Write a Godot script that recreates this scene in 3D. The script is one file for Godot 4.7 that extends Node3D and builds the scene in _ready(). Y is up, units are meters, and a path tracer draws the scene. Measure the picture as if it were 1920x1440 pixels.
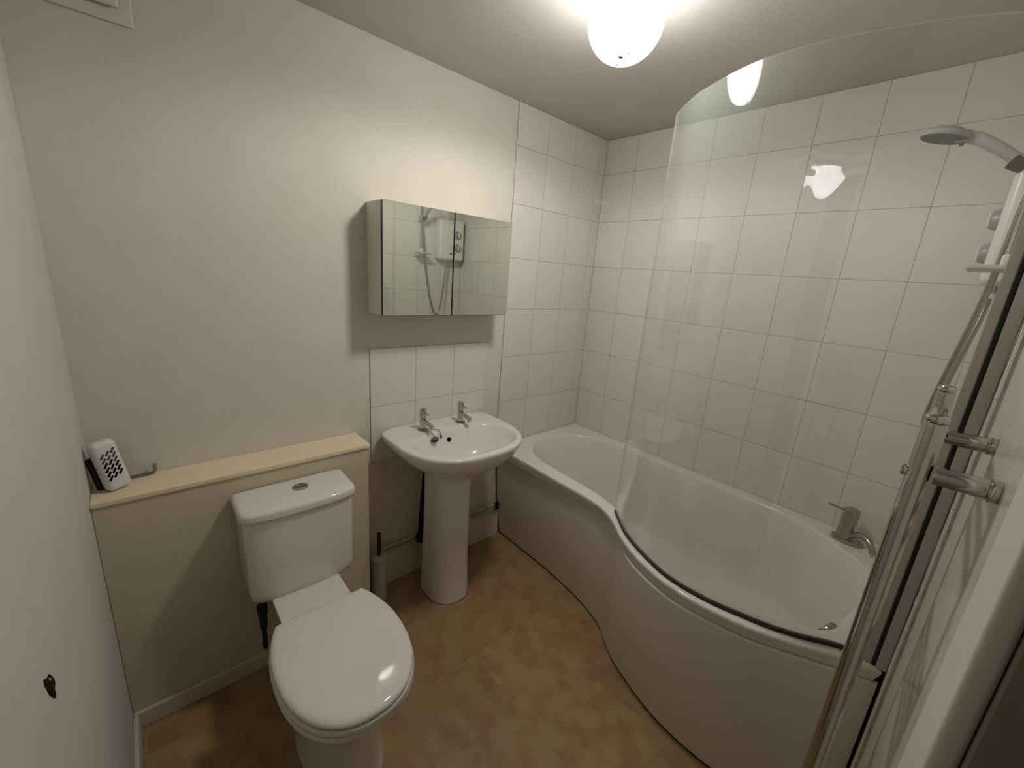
extends Node3D
# A small bathroom seen from its doorway. Back wall z = 0, bath wall x = 0, floor y = 0; metres.

const CEIL := 2.241
const LEFT := -2.225
const FRONT := 1.675   # plaster of the doorway wall; its tiles stand at TILE
const TILE := 1.6645

var mats := {}
var used := {}
var rng := RandomNumberGenerator.new()


# ---------------------------------------------------------------- mesh building
class Mb:
	var t := PackedVector3Array()
	func tri(a: Vector3, b: Vector3, c: Vector3) -> void:
		t.append(a); t.append(b); t.append(c)
	func quad(a: Vector3, b: Vector3, c: Vector3, d: Vector3) -> void:
		tri(a, b, c); tri(a, c, d)
	func add(o: Mb, x := Transform3D()) -> Mb:
		for v in o.t:
			t.append(x * v)
		return self
	func loft(rings: Array, cap0 := true, cap1 := true, closed := true) -> Mb:
		var n: int = rings[0].size()
		var m := n if closed else n - 1
		var part := Mb.new()
		for i in rings.size() - 1:
			for j in m:
				var k := (j + 1) % n
				part.quad(rings[i][j], rings[i + 1][j], rings[i + 1][k], rings[i][k])
		if cap0:
			part.fan(rings[0], false)
		if cap1:
			part.fan(rings[rings.size() - 1], true)
		part.outward()
		t.append_array(part.t)
		return self
	func fan(r: Array, up: bool) -> void:
		var c := Vector3.ZERO
		for p in r:
			c += p
		c /= r.size()
		for j in r.size():
			var k := (j + 1) % r.size()
			if up:
				tri(c, r[k], r[j])
			else:
				tri(c, r[j], r[k])
	func outward() -> void:
		var c := Vector3.ZERO
		for v in t:
			c += v
		c /= maxi(1, t.size())
		var vol := 0.0
		for i in range(0, t.size(), 3):
			vol += (t[i] - c).dot((t[i + 1] - c).cross(t[i + 2] - c))
		if vol < 0.0:
			for i in range(0, t.size(), 3):
				var s := t[i + 1]
				t[i + 1] = t[i + 2]
				t[i + 2] = s


func mesh_of(mb: Mb, crease := 38.0, shift := Vector3.ZERO) -> ArrayMesh:
	var t := mb.t
	var nf := t.size() / 3
	var fn := PackedVector3Array(); fn.resize(nf)
	var at := {}
	for f in nf:
		fn[f] = (t[f * 3 + 1] - t[f * 3]).cross(t[f * 3 + 2] - t[f * 3])
		for k in 3:
			var key := Vector3i((t[f * 3 + k] * 40000.0).round())
			if at.has(key):
				at[key].append(f)
			else:
				at[key] = [f]
	var lim := cos(deg_to_rad(crease))
	var vs := PackedVector3Array(); var ns := PackedVector3Array()
	for f in nf:
		var own := fn[f].normalized()
		if fn[f].length_squared() < 1e-22:
			continue
		for k in [0, 2, 1]:
			var p := t[f * 3 + k]
			var n := Vector3.ZERO
			for g in at[Vector3i((p * 40000.0).round())]:
				if own.dot(fn[g].normalized()) >= lim:
					n += fn[g]
			vs.append(p - shift)
			ns.append(n.normalized() if n.length_squared() > 1e-24 else own)
	var a := []
	a.resize(Mesh.ARRAY_MAX)
	a[Mesh.ARRAY_VERTEX] = vs
	a[Mesh.ARRAY_NORMAL] = ns
	var m := ArrayMesh.new()
	m.add_surface_from_arrays(Mesh.PRIMITIVE_TRIANGLES, a)
	return m


func rbox(lo: Vector3, hi: Vector3, r := 0.002, seg := 2) -> Mb:
	var rings := []
	var c := (lo + hi) / 2.0
	var h := (hi - lo) / 2.0
	r = minf(r, minf(h.x, minf(h.y, h.z)) * 0.98)
	var prof := []
	for k in seg + 1:
		var a := PI / 2 * k / seg
		prof.append(Vector2(r * (1 - sin(a)), -h.y + r * (1 - cos(a))))
	for k in range(seg, -1, -1):
		var a := PI / 2 * k / seg
		prof.append(Vector2(r * (1 - sin(a)), h.y - r * (1 - cos(a))))
	for p in prof:
		var ring := []
		var rr: float = maxf(r - p.x, 0.00002)
		for q in [[1, 1], [-1, 1], [-1, -1], [1, -1]]:
			for s in seg + 1:
				var a: float = PI / 2 * s / seg + [0.0, PI / 2, PI, PI * 1.5][[[1, 1], [-1, 1], [-1, -1], [1, -1]].find(q)]
				ring.append(c + Vector3(q[0] * (h.x - r) + rr * cos(a), p.y, q[1] * (h.z - r) + rr * sin(a)))
		rings.append(ring)
	return Mb.new().loft(rings)


func circle(r: float, y: float, n := 24, c := Vector3.ZERO) -> Array:
	var out := []
	for j in n:
		var a := TAU * j / n
		out.append(c + Vector3(r * cos(a), y, r * sin(a)))
	return out


func lathe(prof: Array, n := 24, x := Transform3D()) -> Mb:
	var rings := []
	for p in prof:
		rings.append(circle(maxf(p.x, 0.00005), p.y, n))
	var m := Mb.new().loft(rings)
	return Mb.new().add(m, x)


func aim(from: Vector3, dir: Vector3) -> Transform3D:   # +y of the shape along dir
	var y := dir.normalized()
	var x := y.cross(Vector3.UP if absf(y.y) < 0.95 else Vector3.RIGHT).normalized()
	return Transform3D(Basis(x, y, x.cross(y)), from)


func rod(a: Vector3, b: Vector3, r: float, n := 16, ch := 0.0015) -> Mb:
	var l := a.distance_to(b)
	return lathe([Vector2(r - ch, 0), Vector2(r, ch), Vector2(r, l - ch), Vector2(r - ch, l)], n, aim(a, b - a))


func smooth_path(p: Array, per := 6) -> Array:
	var out := []
	for i in p.size() - 1:
		var a = p[maxi(i - 1, 0)]; var b = p[i]; var c = p[i + 1]; var d = p[mini(i + 2, p.size() - 1)]
		for k in per:
			var t := float(k) / per
			out.append(0.5 * ((2.0 * b) + (c - a) * t + (2.0 * a - 5.0 * b + 4.0 * c - d) * t * t + (3.0 * b - a - 3.0 * c + d) * t * t * t))
	out.append(p[p.size() - 1])
	return out


func tube(path: Array, r: float, n := 10, tip := 1.0) -> Mb:
	var rings := []
	var up := Vector3.UP
	for i in path.size():
		var d: Vector3 = (path[mini(i + 1, path.size() - 1)] - path[maxi(i - 1, 0)]).normalized()
		if i == 0:
			up = d.cross(Vector3.RIGHT if absf(d.x) < 0.8 else Vector3.UP).normalized()
		up = (up - d * up.dot(d)).normalized()
		var s := d.cross(up)
		var ring := []
		var rr := lerpf(r, r * tip, float(i) / (path.size() - 1))
		for j in n:
			var a := TAU * j / n
			ring.append(path[i] + up * cos(a) * rr + s * sin(a) * rr)
		rings.append(ring)
	return Mb.new().loft(rings)


func se(cx: float, z0: float, a: float, bf: float, bb: float, y: float, n := 2.5, m := 2.5, count := 56, zmin := -9.0) -> Array:
	var out := []
	for j in count:
		var th := TAU * j / count
		var c := cos(th); var s := sin(th)
		var e := 2.0 / (n if s > 0 else m)
		var b := bf if s > 0 else bb
		out.append(Vector3(cx + a * signf(c) * pow(absf(c), e), y, maxf(zmin, z0 + b * signf(s) * pow(absf(s), e))))
	return out


func plate(outline: Array, y0: float, y1: float, r := 0.002) -> Mb:   # Vector2(x, z) outline, star-shaped
	var c := Vector2.ZERO
	for p in outline:
		c += p
	c /= outline.size()
	var rings := []
	for k in [[y0, r], [y0 + r, 0.0], [y1 - r, 0.0], [y1 - r * 0.3, r * 0.3], [y1, r]]:
		var ring := []
		for p in outline:
			var q: Vector2 = p + (c - p).normalized() * k[1]
			ring.append(Vector3(q.x, k[0], q.y))
		rings.append(ring)
	return Mb.new().loft(rings)


# ---------------------------------------------------------------- nodes
func numbered(called: String) -> String:
	if not used.has(called):
		used[called] = 0
		return called
	used[called] += 1
	return "%s_%03d" % [called, used[called]]


func tag(o: Node, label: String, category: String, group := "") -> void:
	o.set_meta("label", label)
	o.set_meta("category", category)
	if group:
		o.set_meta("group", group)


func thing(called: String, label: String, category: String, at: Vector3, group := "") -> Node3D:
	var o := Node3D.new()
	o.name = numbered(called)
	add_child(o, true)
	o.position = at
	tag(o, label, category, group)
	return o


func where(o: Node) -> Vector3:
	var p := Vector3.ZERO
	while o != self and o is Node3D:
		p += o.position
		o = o.get_parent()
	return p


func part(called: String, mb: Mb, m: Material, parent: Node, crease := 38.0) -> MeshInstance3D:   # mb is in room coordinates
	var o := MeshInstance3D.new()
	o.name = called
	o.mesh = mesh_of(mb, crease, where(parent))
	o.material_override = m
	parent.add_child(o, true)
	return o


func struct(called: String, mb: Mb, m: Material, label := "", crease := 38.0) -> MeshInstance3D:
	var o := part(called, mb, m, self, crease)
	o.set_meta("kind", "structure")
	o.set_meta("label", label if label else SETTING[called][0])
	o.set_meta("category", SETTING[called][1])
	return o


const SETTING := {
	"floor": ["beige stone-patterned floor laid in square tiles", "floor"], "ceiling": ["plain off-white painted ceiling above the whole bathroom", "ceiling"],
	"wall_back": ["off-white back wall behind toilet and basin, part tiled", "wall"], "wall_right": ["white tiled long wall beside the bath", "wall"],
	"wall_left": ["plain painted left wall with one dark chip", "wall"], "wall_front": ["glossy doorway wall at the right edge, tiled by the bath", "wall"],
	"trim_1": ["white painted architrave beside the doorway", "trim"], "trim_2": ["dark door lining past the architrave, bottom right corner", "trim"], "trim_3": ["door lining over the top of the doorway", "trim"],
	"wall_hall": ["dim passage walls outside the bathroom doorway", "wall"], "floor_hall": ["dim passage floor outside the bathroom doorway", "floor"], "ceiling_hall": ["dim passage ceiling outside the bathroom doorway", "ceiling"],
	"baseboard_back": ["deep painted skirting board behind the basin", "skirting"], "baseboard_left": ["low painted skirting along the plain left wall", "skirting"],
}


# ---------------------------------------------------------------- materials
func mat(called: String, c: Color, rough := 0.6, metal := 0.0, spec := 0.5) -> StandardMaterial3D:
	var m := StandardMaterial3D.new()
	m.resource_name = called
	m.albedo_color = c
	m.roughness = rough
	m.metallic = metal
	m.metallic_specular = spec
	mats[called] = m
	return m


func noise_tex(freq: float, oct: int, sd: int, size := 512, normal := false, bump := 4.0, ramp: Gradient = null) -> NoiseTexture2D:
	var n := FastNoiseLite.new()
	n.noise_type = FastNoiseLite.TYPE_SIMPLEX_SMOOTH
	n.frequency = freq
	n.fractal_octaves = oct
	n.seed = sd
	var t := NoiseTexture2D.new()
	t.width = size; t.height = size
	t.seamless = true
	t.noise = n
	t.as_normal_map = normal
	t.bump_strength = bump
	if ramp:
		t.color_ramp = ramp
	return t


func grad(stops: Array) -> Gradient:
	var g := Gradient.new()
	g.offsets = PackedFloat32Array(stops.map(func(s): return s[0]))
	g.colors = PackedColorArray(stops.map(func(s): return s[1]))
	return g


func triplanar(m: StandardMaterial3D, scale: float, offset := Vector3.ZERO) -> void:
	m.uv1_triplanar = true
	m.uv1_world_triplanar = true
	m.uv1_scale = Vector3.ONE * scale
	m.uv1_offset = offset


func make_materials() -> void:
	var paint_bump := noise_tex(0.045, 3, 5, 512, true, 2.2)
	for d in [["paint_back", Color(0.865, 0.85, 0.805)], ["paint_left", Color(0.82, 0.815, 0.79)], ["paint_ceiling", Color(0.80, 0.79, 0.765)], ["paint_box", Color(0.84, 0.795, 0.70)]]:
		var m := mat(d[0], d[1], 0.75, 0.0, 0.3)
		m.albedo_texture = noise_tex(0.006, 3, 11, 512, false, 1.0, grad([[0.0, Color(0.98, 0.978, 0.972)], [1.0, Color(1, 1, 1)]]))
		m.normal_enabled = true
		m.normal_texture = paint_bump
		m.normal_scale = 0.12
		triplanar(m, 1.3)
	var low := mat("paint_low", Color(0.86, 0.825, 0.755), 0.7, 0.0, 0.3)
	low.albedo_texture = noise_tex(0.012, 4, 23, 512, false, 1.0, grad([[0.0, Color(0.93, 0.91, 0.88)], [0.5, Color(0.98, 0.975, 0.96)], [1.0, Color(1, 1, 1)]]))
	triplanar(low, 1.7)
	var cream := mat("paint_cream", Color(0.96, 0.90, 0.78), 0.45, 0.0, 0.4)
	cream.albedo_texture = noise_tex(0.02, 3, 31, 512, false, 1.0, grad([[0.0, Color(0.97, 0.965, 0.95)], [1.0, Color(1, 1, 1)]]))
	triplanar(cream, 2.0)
	var semi := mat("paint_semi_gloss", Color(0.80, 0.78, 0.74), 0.22, 0.0, 0.5)
	semi.normal_enabled = true
	semi.normal_texture = noise_tex(0.012, 2, 41, 512, true, 3.0)
	semi.normal_scale = 0.25
	triplanar(semi, 1.6)
	mat("gloss_wood", Color(0.85, 0.83, 0.78), 0.35)
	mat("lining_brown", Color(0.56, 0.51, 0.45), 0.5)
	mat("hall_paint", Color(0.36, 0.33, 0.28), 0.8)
	var wave := noise_tex(0.009, 1, 47, 512, true, 28.0)
	for k in 4:
		var m := mat("tile_%d" % k, [Color(0.875, 0.86, 0.83), Color(0.865, 0.855, 0.825), Color(0.88, 0.86, 0.835), Color(0.87, 0.85, 0.82)][k], 0.02, 0.0, 0.5)
		m.normal_enabled = true
		m.normal_texture = wave
		m.normal_scale = 0.045
		triplanar(m, 1.5 + 0.1 * k, Vector3(0.17, 0.31, 0.53) * k)
	var grout := mat("grout", Color(0.775, 0.75, 0.70), 0.9, 0.0, 0.2)
	grout.albedo_texture = noise_tex(0.03, 3, 53, 256, false, 1.0, grad([[0.0, Color(0.8, 0.77, 0.72)], [1.0, Color(1, 1, 1)]]))
	triplanar(grout, 3.0)
	# beige stone-pattern floor tiles
	for k in 4:
		var m := mat("floor_tile_%d" % k, [Color(0.655, 0.555, 0.415), Color(0.64, 0.545, 0.41), Color(0.665, 0.565, 0.425), Color(0.645, 0.54, 0.40)][k], 0.42, 0.0, 0.4)
		m.albedo_texture = noise_tex(0.008, 4, 60 + k, 512, false, 1.0, grad([[0.0, Color(0.86, 0.80, 0.75)], [0.35, Color(0.93, 0.89, 0.85)], [0.65, Color(0.98, 0.97, 0.94)], [1.0, Color(1.0, 1.0, 1.0)]]))
		m.normal_enabled = true
		m.normal_texture = noise_tex(0.05, 4, 71, 512, true, 3.0)
		m.normal_scale = 0.2
		triplanar(m, 1.9, Vector3(0.23, 0.4, 0.37) * k)
	mat("floor_joint", Color(0.68, 0.59, 0.46), 0.8)
	var cer := mat("ceramic", Color(0.90, 0.885, 0.855), 0.06, 0.0, 0.5)
	cer.clearcoat_enabled = false
	mat("seat_plastic", Color(0.90, 0.885, 0.855), 0.07)
	mat("acrylic", Color(0.90, 0.885, 0.86), 0.09, 0.0, 0.5)
	mat("panel_acrylic", Color(0.89, 0.865, 0.82), 0.24, 0.0, 0.4)
	mat("chrome", Color(0.74, 0.73, 0.71), 0.04, 1.0)
	mat("chrome_worn", Color(0.62, 0.60, 0.57), 0.22, 1.0)
	mat("dark_metal", Color(0.30, 0.28, 0.25), 0.3, 1.0)
	mat("aluminium", Color(0.72, 0.71, 0.69), 0.28, 1.0)
	mat("channel_white", Color(0.72, 0.70, 0.67), 0.3)
	mat("black_rubber", Color(0.025, 0.023, 0.02), 0.6)
	mat("dark_seal", Color(0.16, 0.14, 0.10), 0.5)
	mat("void_dark", Color(0.012, 0.011, 0.01), 0.9, 0.0, 0.1)
	mat("grey_slot", Color(0.32, 0.31, 0.29), 0.8)
	mat("white_plastic", Color(0.88, 0.875, 0.86), 0.3)
	mat("grey_plastic", Color(0.60, 0.60, 0.58), 0.35)
	mat("pale_grey_plastic", Color(0.74, 0.74, 0.71), 0.35)
	mat("cabinet_white", Color(0.88, 0.85, 0.80), 0.4)
	mat("mirror", Color(0.93, 0.95, 0.915), 0.01, 1.0)
	mat("mirror_edge", Color(0.10, 0.11, 0.10), 0.3)
	mat("pipe_paint", Color(0.72, 0.68, 0.60), 0.35)
	mat("copper", Color(0.62, 0.45, 0.33), 0.3, 1.0)
	mat("bare_plaster", Color(0.17, 0.13, 0.10), 0.95, 0.0, 0.1)
	var g := mat("screen_glass", Color(0.74, 0.80, 0.74, 0.05), 0.0, 0.0, 0.5)
	g.transparency = BaseMaterial3D.TRANSPARENCY_ALPHA
	var ge := mat("glass_rim", Color(0.60, 0.64, 0.59, 0.10), 0.1, 0.0, 0.5)
	ge.transparency = BaseMaterial3D.TRANSPARENCY_ALPHA
	var lamp := mat("lit_opal", Color(0.95, 0.94, 0.92), 0.3)
	lamp.emission_enabled = true
	lamp.emission = Color(1.0, 0.985, 0.972)
	lamp.emission_energy_multiplier = 12.5


# ---------------------------------------------------------------- scene
func _ready() -> void:
	rng.seed = 7
	# camera
	var cam := Camera3D.new()
	cam.name = "camera"
	add_child(cam)
	cam.fov = rad_to_deg(2.0 * atan(720.0 / 774.362))
	cam.near = 0.02
	cam.transform = Transform3D(Basis(Vector3.UP, -0.7438) * Basis(Vector3.RIGHT, -0.2580) * Basis(Vector3.BACK, 0.0773), Vector3(-2.0643, 1.4843, 1.6074))
	cam.current = true
	# environment: no daylight reaches this room
	var we := WorldEnvironment.new()
	we.name = "environment"
	var env := Environment.new()
	env.background_mode = Environment.BG_COLOR
	env.background_color = Color(0.02, 0.018, 0.016)
	env.tonemap_mode = Environment.TONE_MAPPER_LINEAR
	env.tonemap_exposure = 1.0
	env.sdfgi_enabled = true
	env.ssao_enabled = true
	env.ssil_enabled = true
	we.environment = env
	add_child(we)
	make_materials()
	build_lamp(Vector3(-1.02, 2.145, 0.805))
	build_room()
	build_bath()
	build_screen()
	build_toilet()
	build_basin()
	build_cabinet()
	build_shower()
	build_radiator()
	build_small_things()


func build_lamp(c: Vector3) -> void:
	var t := thing("ceiling_lamp", "lit round white glass globe lamp fixed to the ceiling", "lamp", Vector3(c.x, CEIL, c.z))
	var prof := []
	for k in 25:
		var a := lerpf(-PI / 2, asin((2.199 - c.y) / 0.092), k / 24.0)
		prof.append(Vector2(0.098 * cos(a), 0.092 * sin(a)))
	var bowl := lathe(prof, 48, Transform3D(Basis(), c))
	part("lamp_globe", bowl, mats.lit_opal, t, 60)
	part("lamp_base", lathe([Vector2(0.080, 2.1995), Vector2(0.098, 2.200), Vector2(0.101, 2.203), Vector2(0.101, CEIL - 0.004), Vector2(0.098, CEIL - 0.0005)], 48, Transform3D(Basis(), Vector3(c.x, 0, c.z))), mats.white_plastic, t)
	for d in [[-0.020, 0.012, 0.0060], [0.002, -0.012, 0.0035], [-0.016, 0.034, 0.0030], [0.012, 0.004, 0.0026], [-0.036, 0.012, 0.0024]]:
		var dir := Vector3(d[0], -0.085, d[1])
		var f := 1.0 / sqrt(pow(dir.x / 0.098, 2) + pow(dir.y / 0.092, 2) + pow(dir.z / 0.098, 2))
		var s := Mb.new().add(lathe([Vector2(0.2, -0.25), Vector2(0.8, -0.12), Vector2(1, 0), Vector2(0.7, 0.2), Vector2(0.1, 0.3)], 8), Transform3D(Basis().scaled(Vector3(d[2] * 1.5, d[2], d[2])), c + dir * f))
		part("dirt_speck", s, mats.grey_slot, t)
	var l := SpotLight3D.new()   # the opaque gallery sends most of the light downwards and out
	l.name = "lamp_light"
	l.light_color = Color(1.0, 0.975, 0.95)
	l.light_energy = 0.36
	l.light_size = 0.07
	l.spot_range = 8.0
	l.spot_attenuation = 2.0
	l.spot_angle = 87.0
	l.spot_angle_attenuation = 0.3
	l.rotation = Vector3(-PI / 2, 0, 0)
	l.shadow_enabled = true
	add_child(l)
	l.position = c - Vector3(0, 0.02, 0)


var tile_meshes := {}
func tile_grid(parent: Node3D, us: Array, vs: Array, to_room: Callable, called := "wall_tile") -> void:
	# us, vs: joint positions; to_room gives a Transform3D for a tile centred at (u, v): x along u, y along v, z out of the wall
	for i in us.size() - 1:
		for j in vs.size() - 1:
			var w: float = absf(us[i + 1] - us[i]) - 0.0016
			var h: float = absf(vs[j + 1] - vs[j]) - 0.0016
			var key := "%d_%d" % [roundi(w * 2000), roundi(h * 2000)]
			if not tile_meshes.has(key):
				tile_meshes[key] = mesh_of(rbox(Vector3(-w / 2, -h / 2, -0.006), Vector3(w / 2, h / 2, 0.0), 0.0014, 2), 50)
			var o := MeshInstance3D.new()
			o.name = called
			o.mesh = tile_meshes[key]
			o.material_override = mats["tile_%d" % rng.randi_range(0, 3)]
			parent.add_child(o, true)
			var x: Transform3D = to_room.call((us[i] + us[i + 1]) / 2.0, (vs[j] + vs[j + 1]) / 2.0)
			x.basis = x.basis * Basis.from_euler(Vector3(rng.randf_range(-0.0022, 0.0022), rng.randf_range(-0.0022, 0.0022), 0))
			x.origin += x.basis.z * rng.randf_range(-0.0002, 0.0002)
			o.transform = x


func steps(a: float, b: float, first: float, step: float) -> Array:
	var out := [a]
	var v := first
	while v < b - 0.012:
		out.append(v)
		v += step
	out.append(b)
	return out


func build_room() -> void:
	# floor with its square tiles
	var fl := struct("floor", rbox(Vector3(LEFT - 0.1, -0.12, -0.1), Vector3(0.1, -0.0012, 1.80), 0.001, 1), mats.floor_joint)
	var xs := [LEFT + 0.001, -2.198, -1.873, -1.548, -1.2215, -0.9055, -0.5785, -0.2515, -0.001]
	var zs := [0.001, 0.259, 0.587, 0.915, 1.244, 1.571, 1.80]
	for i in xs.size() - 1:
		for j in zs.size() - 1:
			var w: float = xs[i + 1] - xs[i] - 0.0018
			var d: float = zs[j + 1] - zs[j] - 0.0018
			var o := MeshInstance3D.new()
			o.name = "floor_tile"
			o.mesh = mesh_of(rbox(Vector3(-w / 2, -0.006, -d / 2), Vector3(w / 2, 0, d / 2), 0.0010, 2), 50)
			o.material_override = mats["floor_tile_%d" % ((i * 3 + j * 2 + (i * j) % 3) % 4)]
			fl.add_child(o, true)
			o.position = Vector3((xs[i] + xs[i + 1]) / 2, 0, (zs[j] + zs[j + 1]) / 2)
	struct("ceiling", rbox(Vector3(LEFT - 0.1, CEIL, -0.1), Vector3(0.1, CEIL + 0.1, 1.80), 0.001, 1), mats.paint_ceiling)
	# back wall, tiled behind the bath and above the basin
	var wb := struct("wall_back", rbox(Vector3(LEFT - 0.1, 0, -0.1), Vector3(0.1, CEIL, 0), 0.001, 1), mats.paint_back)
	var rows := [0.564, 0.814, 1.064, 1.314, 1.564, 1.814, 2.064, CEIL - 0.0005]
	var flat := func(u, v): return Transform3D(Basis(), Vector3(u, v, 0.0055))
	part("grout_bed", rbox(Vector3(-0.6745, 0.56, 0), Vector3(0, CEIL - 0.0005, 0.0048), 0.0004, 1), mats.grout, wb)
	tile_grid(wb, [-0.675, -0.472, -0.272, -0.072, -0.0055], rows, flat)
	part("grout_bed", rbox(Vector3(-1.3835, 0.652, 0), Vector3(-0.7775, 1.1495, 0.0048), 0.0004, 1), mats.grout, wb)
	tile_grid(wb, [-1.384, -1.1755, -0.974, -0.777], [0.6515, 0.9025, 1.150], flat)
	# the duller, patchy painted patch below the splashback
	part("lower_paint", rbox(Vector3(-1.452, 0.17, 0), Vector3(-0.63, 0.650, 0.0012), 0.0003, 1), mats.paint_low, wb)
	# bath wall
	var wr := struct("wall_right", rbox(Vector3(0, 0, 0), Vector3(0.1, CEIL, FRONT + 0.11), 0.001, 1), mats.paint_back)
	part("grout_bed", rbox(Vector3(-0.0048, 0.56, 0), Vector3(0, CEIL - 0.0005, TILE + 0.002), 0.0004, 1), mats.grout, wr)
	tile_grid(wr, steps(0.0055, TILE, 0.205, 0.2), rows, func(u, v): return Transform3D(Basis(Vector3.BACK, Vector3.UP, Vector3.LEFT), Vector3(-0.0055, v, u)))
	# left wall with a chip out of the plaster
	var wl := struct("wall_left", rbox(Vector3(LEFT - 0.1, 0, 0), Vector3(LEFT, CEIL, FRONT + 0.11), 0.001, 1), mats.paint_left)
	var chip := []
	for y in [[0.0, 1.0], [0.0006, 0.97], [0.0009, 0.7]]:
		var ring := []
		for k in 18:
			var a := TAU * k / 18
			var w := 1.0 + 0.16 * sin(a * 3 + 1.0) + 0.1 * sin(a * 5)
			ring.append(Vector3(LEFT + y[0], 0.851 + (0.0225 * cos(a) + 0.0175 * sin(a)) * w * y[1], 0.834 + (0.0230 * cos(a) - 0.0050 * sin(a)) * w * y[1]))
		chip.append(ring)
	part("plaster_chip", Mb.new().loft(chip), mats.bare_plaster, wl).set_meta("label", "dark chip where the paint is knocked off")
	var crumb := []
	for y in [[0.0, 1.0], [0.0012, 0.8], [0.0018, 0.3]]:
		var ring := []
		for k in 9:
			var a := TAU * k / 9
			ring.append(Vector3(LEFT + y[0], 0.861 + (0.006 * cos(a) + 0.003 * sin(a)) * y[1], 0.832 + (0.006 * cos(a) - 0.001 * sin(a)) * y[1]))
		crumb.append(ring)
	part("plaster_flake", Mb.new().loft(crumb), mats.grey_plastic, wl)
	# wall with the doorway, tiled at the bath end
	var open0 := -1.645
	var wf := struct("wall_front", rbox(Vector3(open0, 0, FRONT), Vector3(0, CEIL, FRONT + 0.11), 0.001, 1).add(rbox(Vector3(LEFT, 2.02, FRONT), Vector3(open0, CEIL, FRONT + 0.11), 0.001, 1)), mats.paint_semi_gloss)
	part("grout_bed", rbox(Vector3(-0.7985, 0.0, TILE + 0.0008), Vector3(0, CEIL - 0.0005, FRONT), 0.0004, 1), mats.grout, wf)
	tile_grid(wf, [-0.80, -0.60, -0.40, -0.20, -0.0055], [0.001, 0.064, 0.314] + rows, func(u, v): return Transform3D(Basis(Vector3.LEFT, Vector3.UP, Vector3.FORWARD), Vector3(u, v, TILE)))
	# door casing and lining
	struct("trim_1", rbox(Vector3(-1.655, 0, FRONT - 0.015), Vector3(-1.545, 2.10, FRONT + 0.001), 0.005, 3), mats.gloss_wood, "white painted architrave beside the doorway")
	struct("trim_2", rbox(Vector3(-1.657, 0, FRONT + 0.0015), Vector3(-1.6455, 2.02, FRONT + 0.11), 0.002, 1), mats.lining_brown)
	struct("trim_3", rbox(Vector3(LEFT, 2.008, FRONT + 0.0), Vector3(-1.658, 2.0195, FRONT + 0.11), 0.002, 1), mats.gloss_wood)
	# unlit passage behind the doorway
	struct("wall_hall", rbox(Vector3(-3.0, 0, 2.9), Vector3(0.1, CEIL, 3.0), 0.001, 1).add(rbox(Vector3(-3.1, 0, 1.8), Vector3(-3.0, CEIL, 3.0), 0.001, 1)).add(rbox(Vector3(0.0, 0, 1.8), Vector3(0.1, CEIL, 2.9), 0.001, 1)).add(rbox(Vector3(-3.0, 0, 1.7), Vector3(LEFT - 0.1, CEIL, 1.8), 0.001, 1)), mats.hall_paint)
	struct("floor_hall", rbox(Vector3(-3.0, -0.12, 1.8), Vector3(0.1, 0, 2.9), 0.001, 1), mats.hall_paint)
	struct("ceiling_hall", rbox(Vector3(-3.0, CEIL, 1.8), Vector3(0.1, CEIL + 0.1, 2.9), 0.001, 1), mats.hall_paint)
	# skirting
	struct("baseboard_back", rbox(Vector3(-1.452, 0, 0.0012), Vector3(-0.632, 0.168, 0.020), 0.004, 2), mats.paint_low, "deep painted skirting board behind the basin")
	struct("baseboard_left", rbox(Vector3(LEFT, 0, 0.155), Vector3(LEFT + 0.014, 0.062, FRONT), 0.004, 2), mats.paint_left)
	# boxed-in pipes with a ledge, behind the toilet
	var bx := thing("pipe_boxing", "low cream boxed-in ledge running behind the toilet cistern", "ledge", Vector3(-1.84, 0, 0.07))
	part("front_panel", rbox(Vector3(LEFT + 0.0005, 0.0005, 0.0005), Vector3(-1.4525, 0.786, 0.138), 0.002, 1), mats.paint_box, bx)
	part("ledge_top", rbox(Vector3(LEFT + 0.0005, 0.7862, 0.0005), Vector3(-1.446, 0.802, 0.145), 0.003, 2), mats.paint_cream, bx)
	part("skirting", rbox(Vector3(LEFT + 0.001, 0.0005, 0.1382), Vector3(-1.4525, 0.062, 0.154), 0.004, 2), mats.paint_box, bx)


# ---------------------------------------------------------------- bath
const CENTRE := Vector2(-0.42, 0.90)
var rim_curve := []      # outer front edge of the rim, from the doorway wall back
var seal_curve := []

func ray_to(poly: Array, a: float) -> float:
	var d := Vector2(cos(a), sin(a))
	var best := 0.0
	for i in poly.size():
		var p: Vector2 = poly[i] - CENTRE
		var q: Vector2 = poly[(i + 1) % poly.size()] - CENTRE
		var e := q - p
		var den := d.cross(e)
		if absf(den) < 1e-9:
			continue
		var s := p.cross(e) / den
		var u := p.cross(d) / den
		if u >= -1e-6 and u <= 1.000001 and s > best:
			best = s
	return best


func polar(poly: Array, angles: Array, inset: float, y: float, scale := 1.0) -> Array:
	var out := []
	for a in angles:
		var r: float = ray_to(poly, a) * scale - inset
		out.append(Vector3(CENTRE.x + r * cos(a), y, CENTRE.y + r * sin(a)))
	return out


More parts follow.
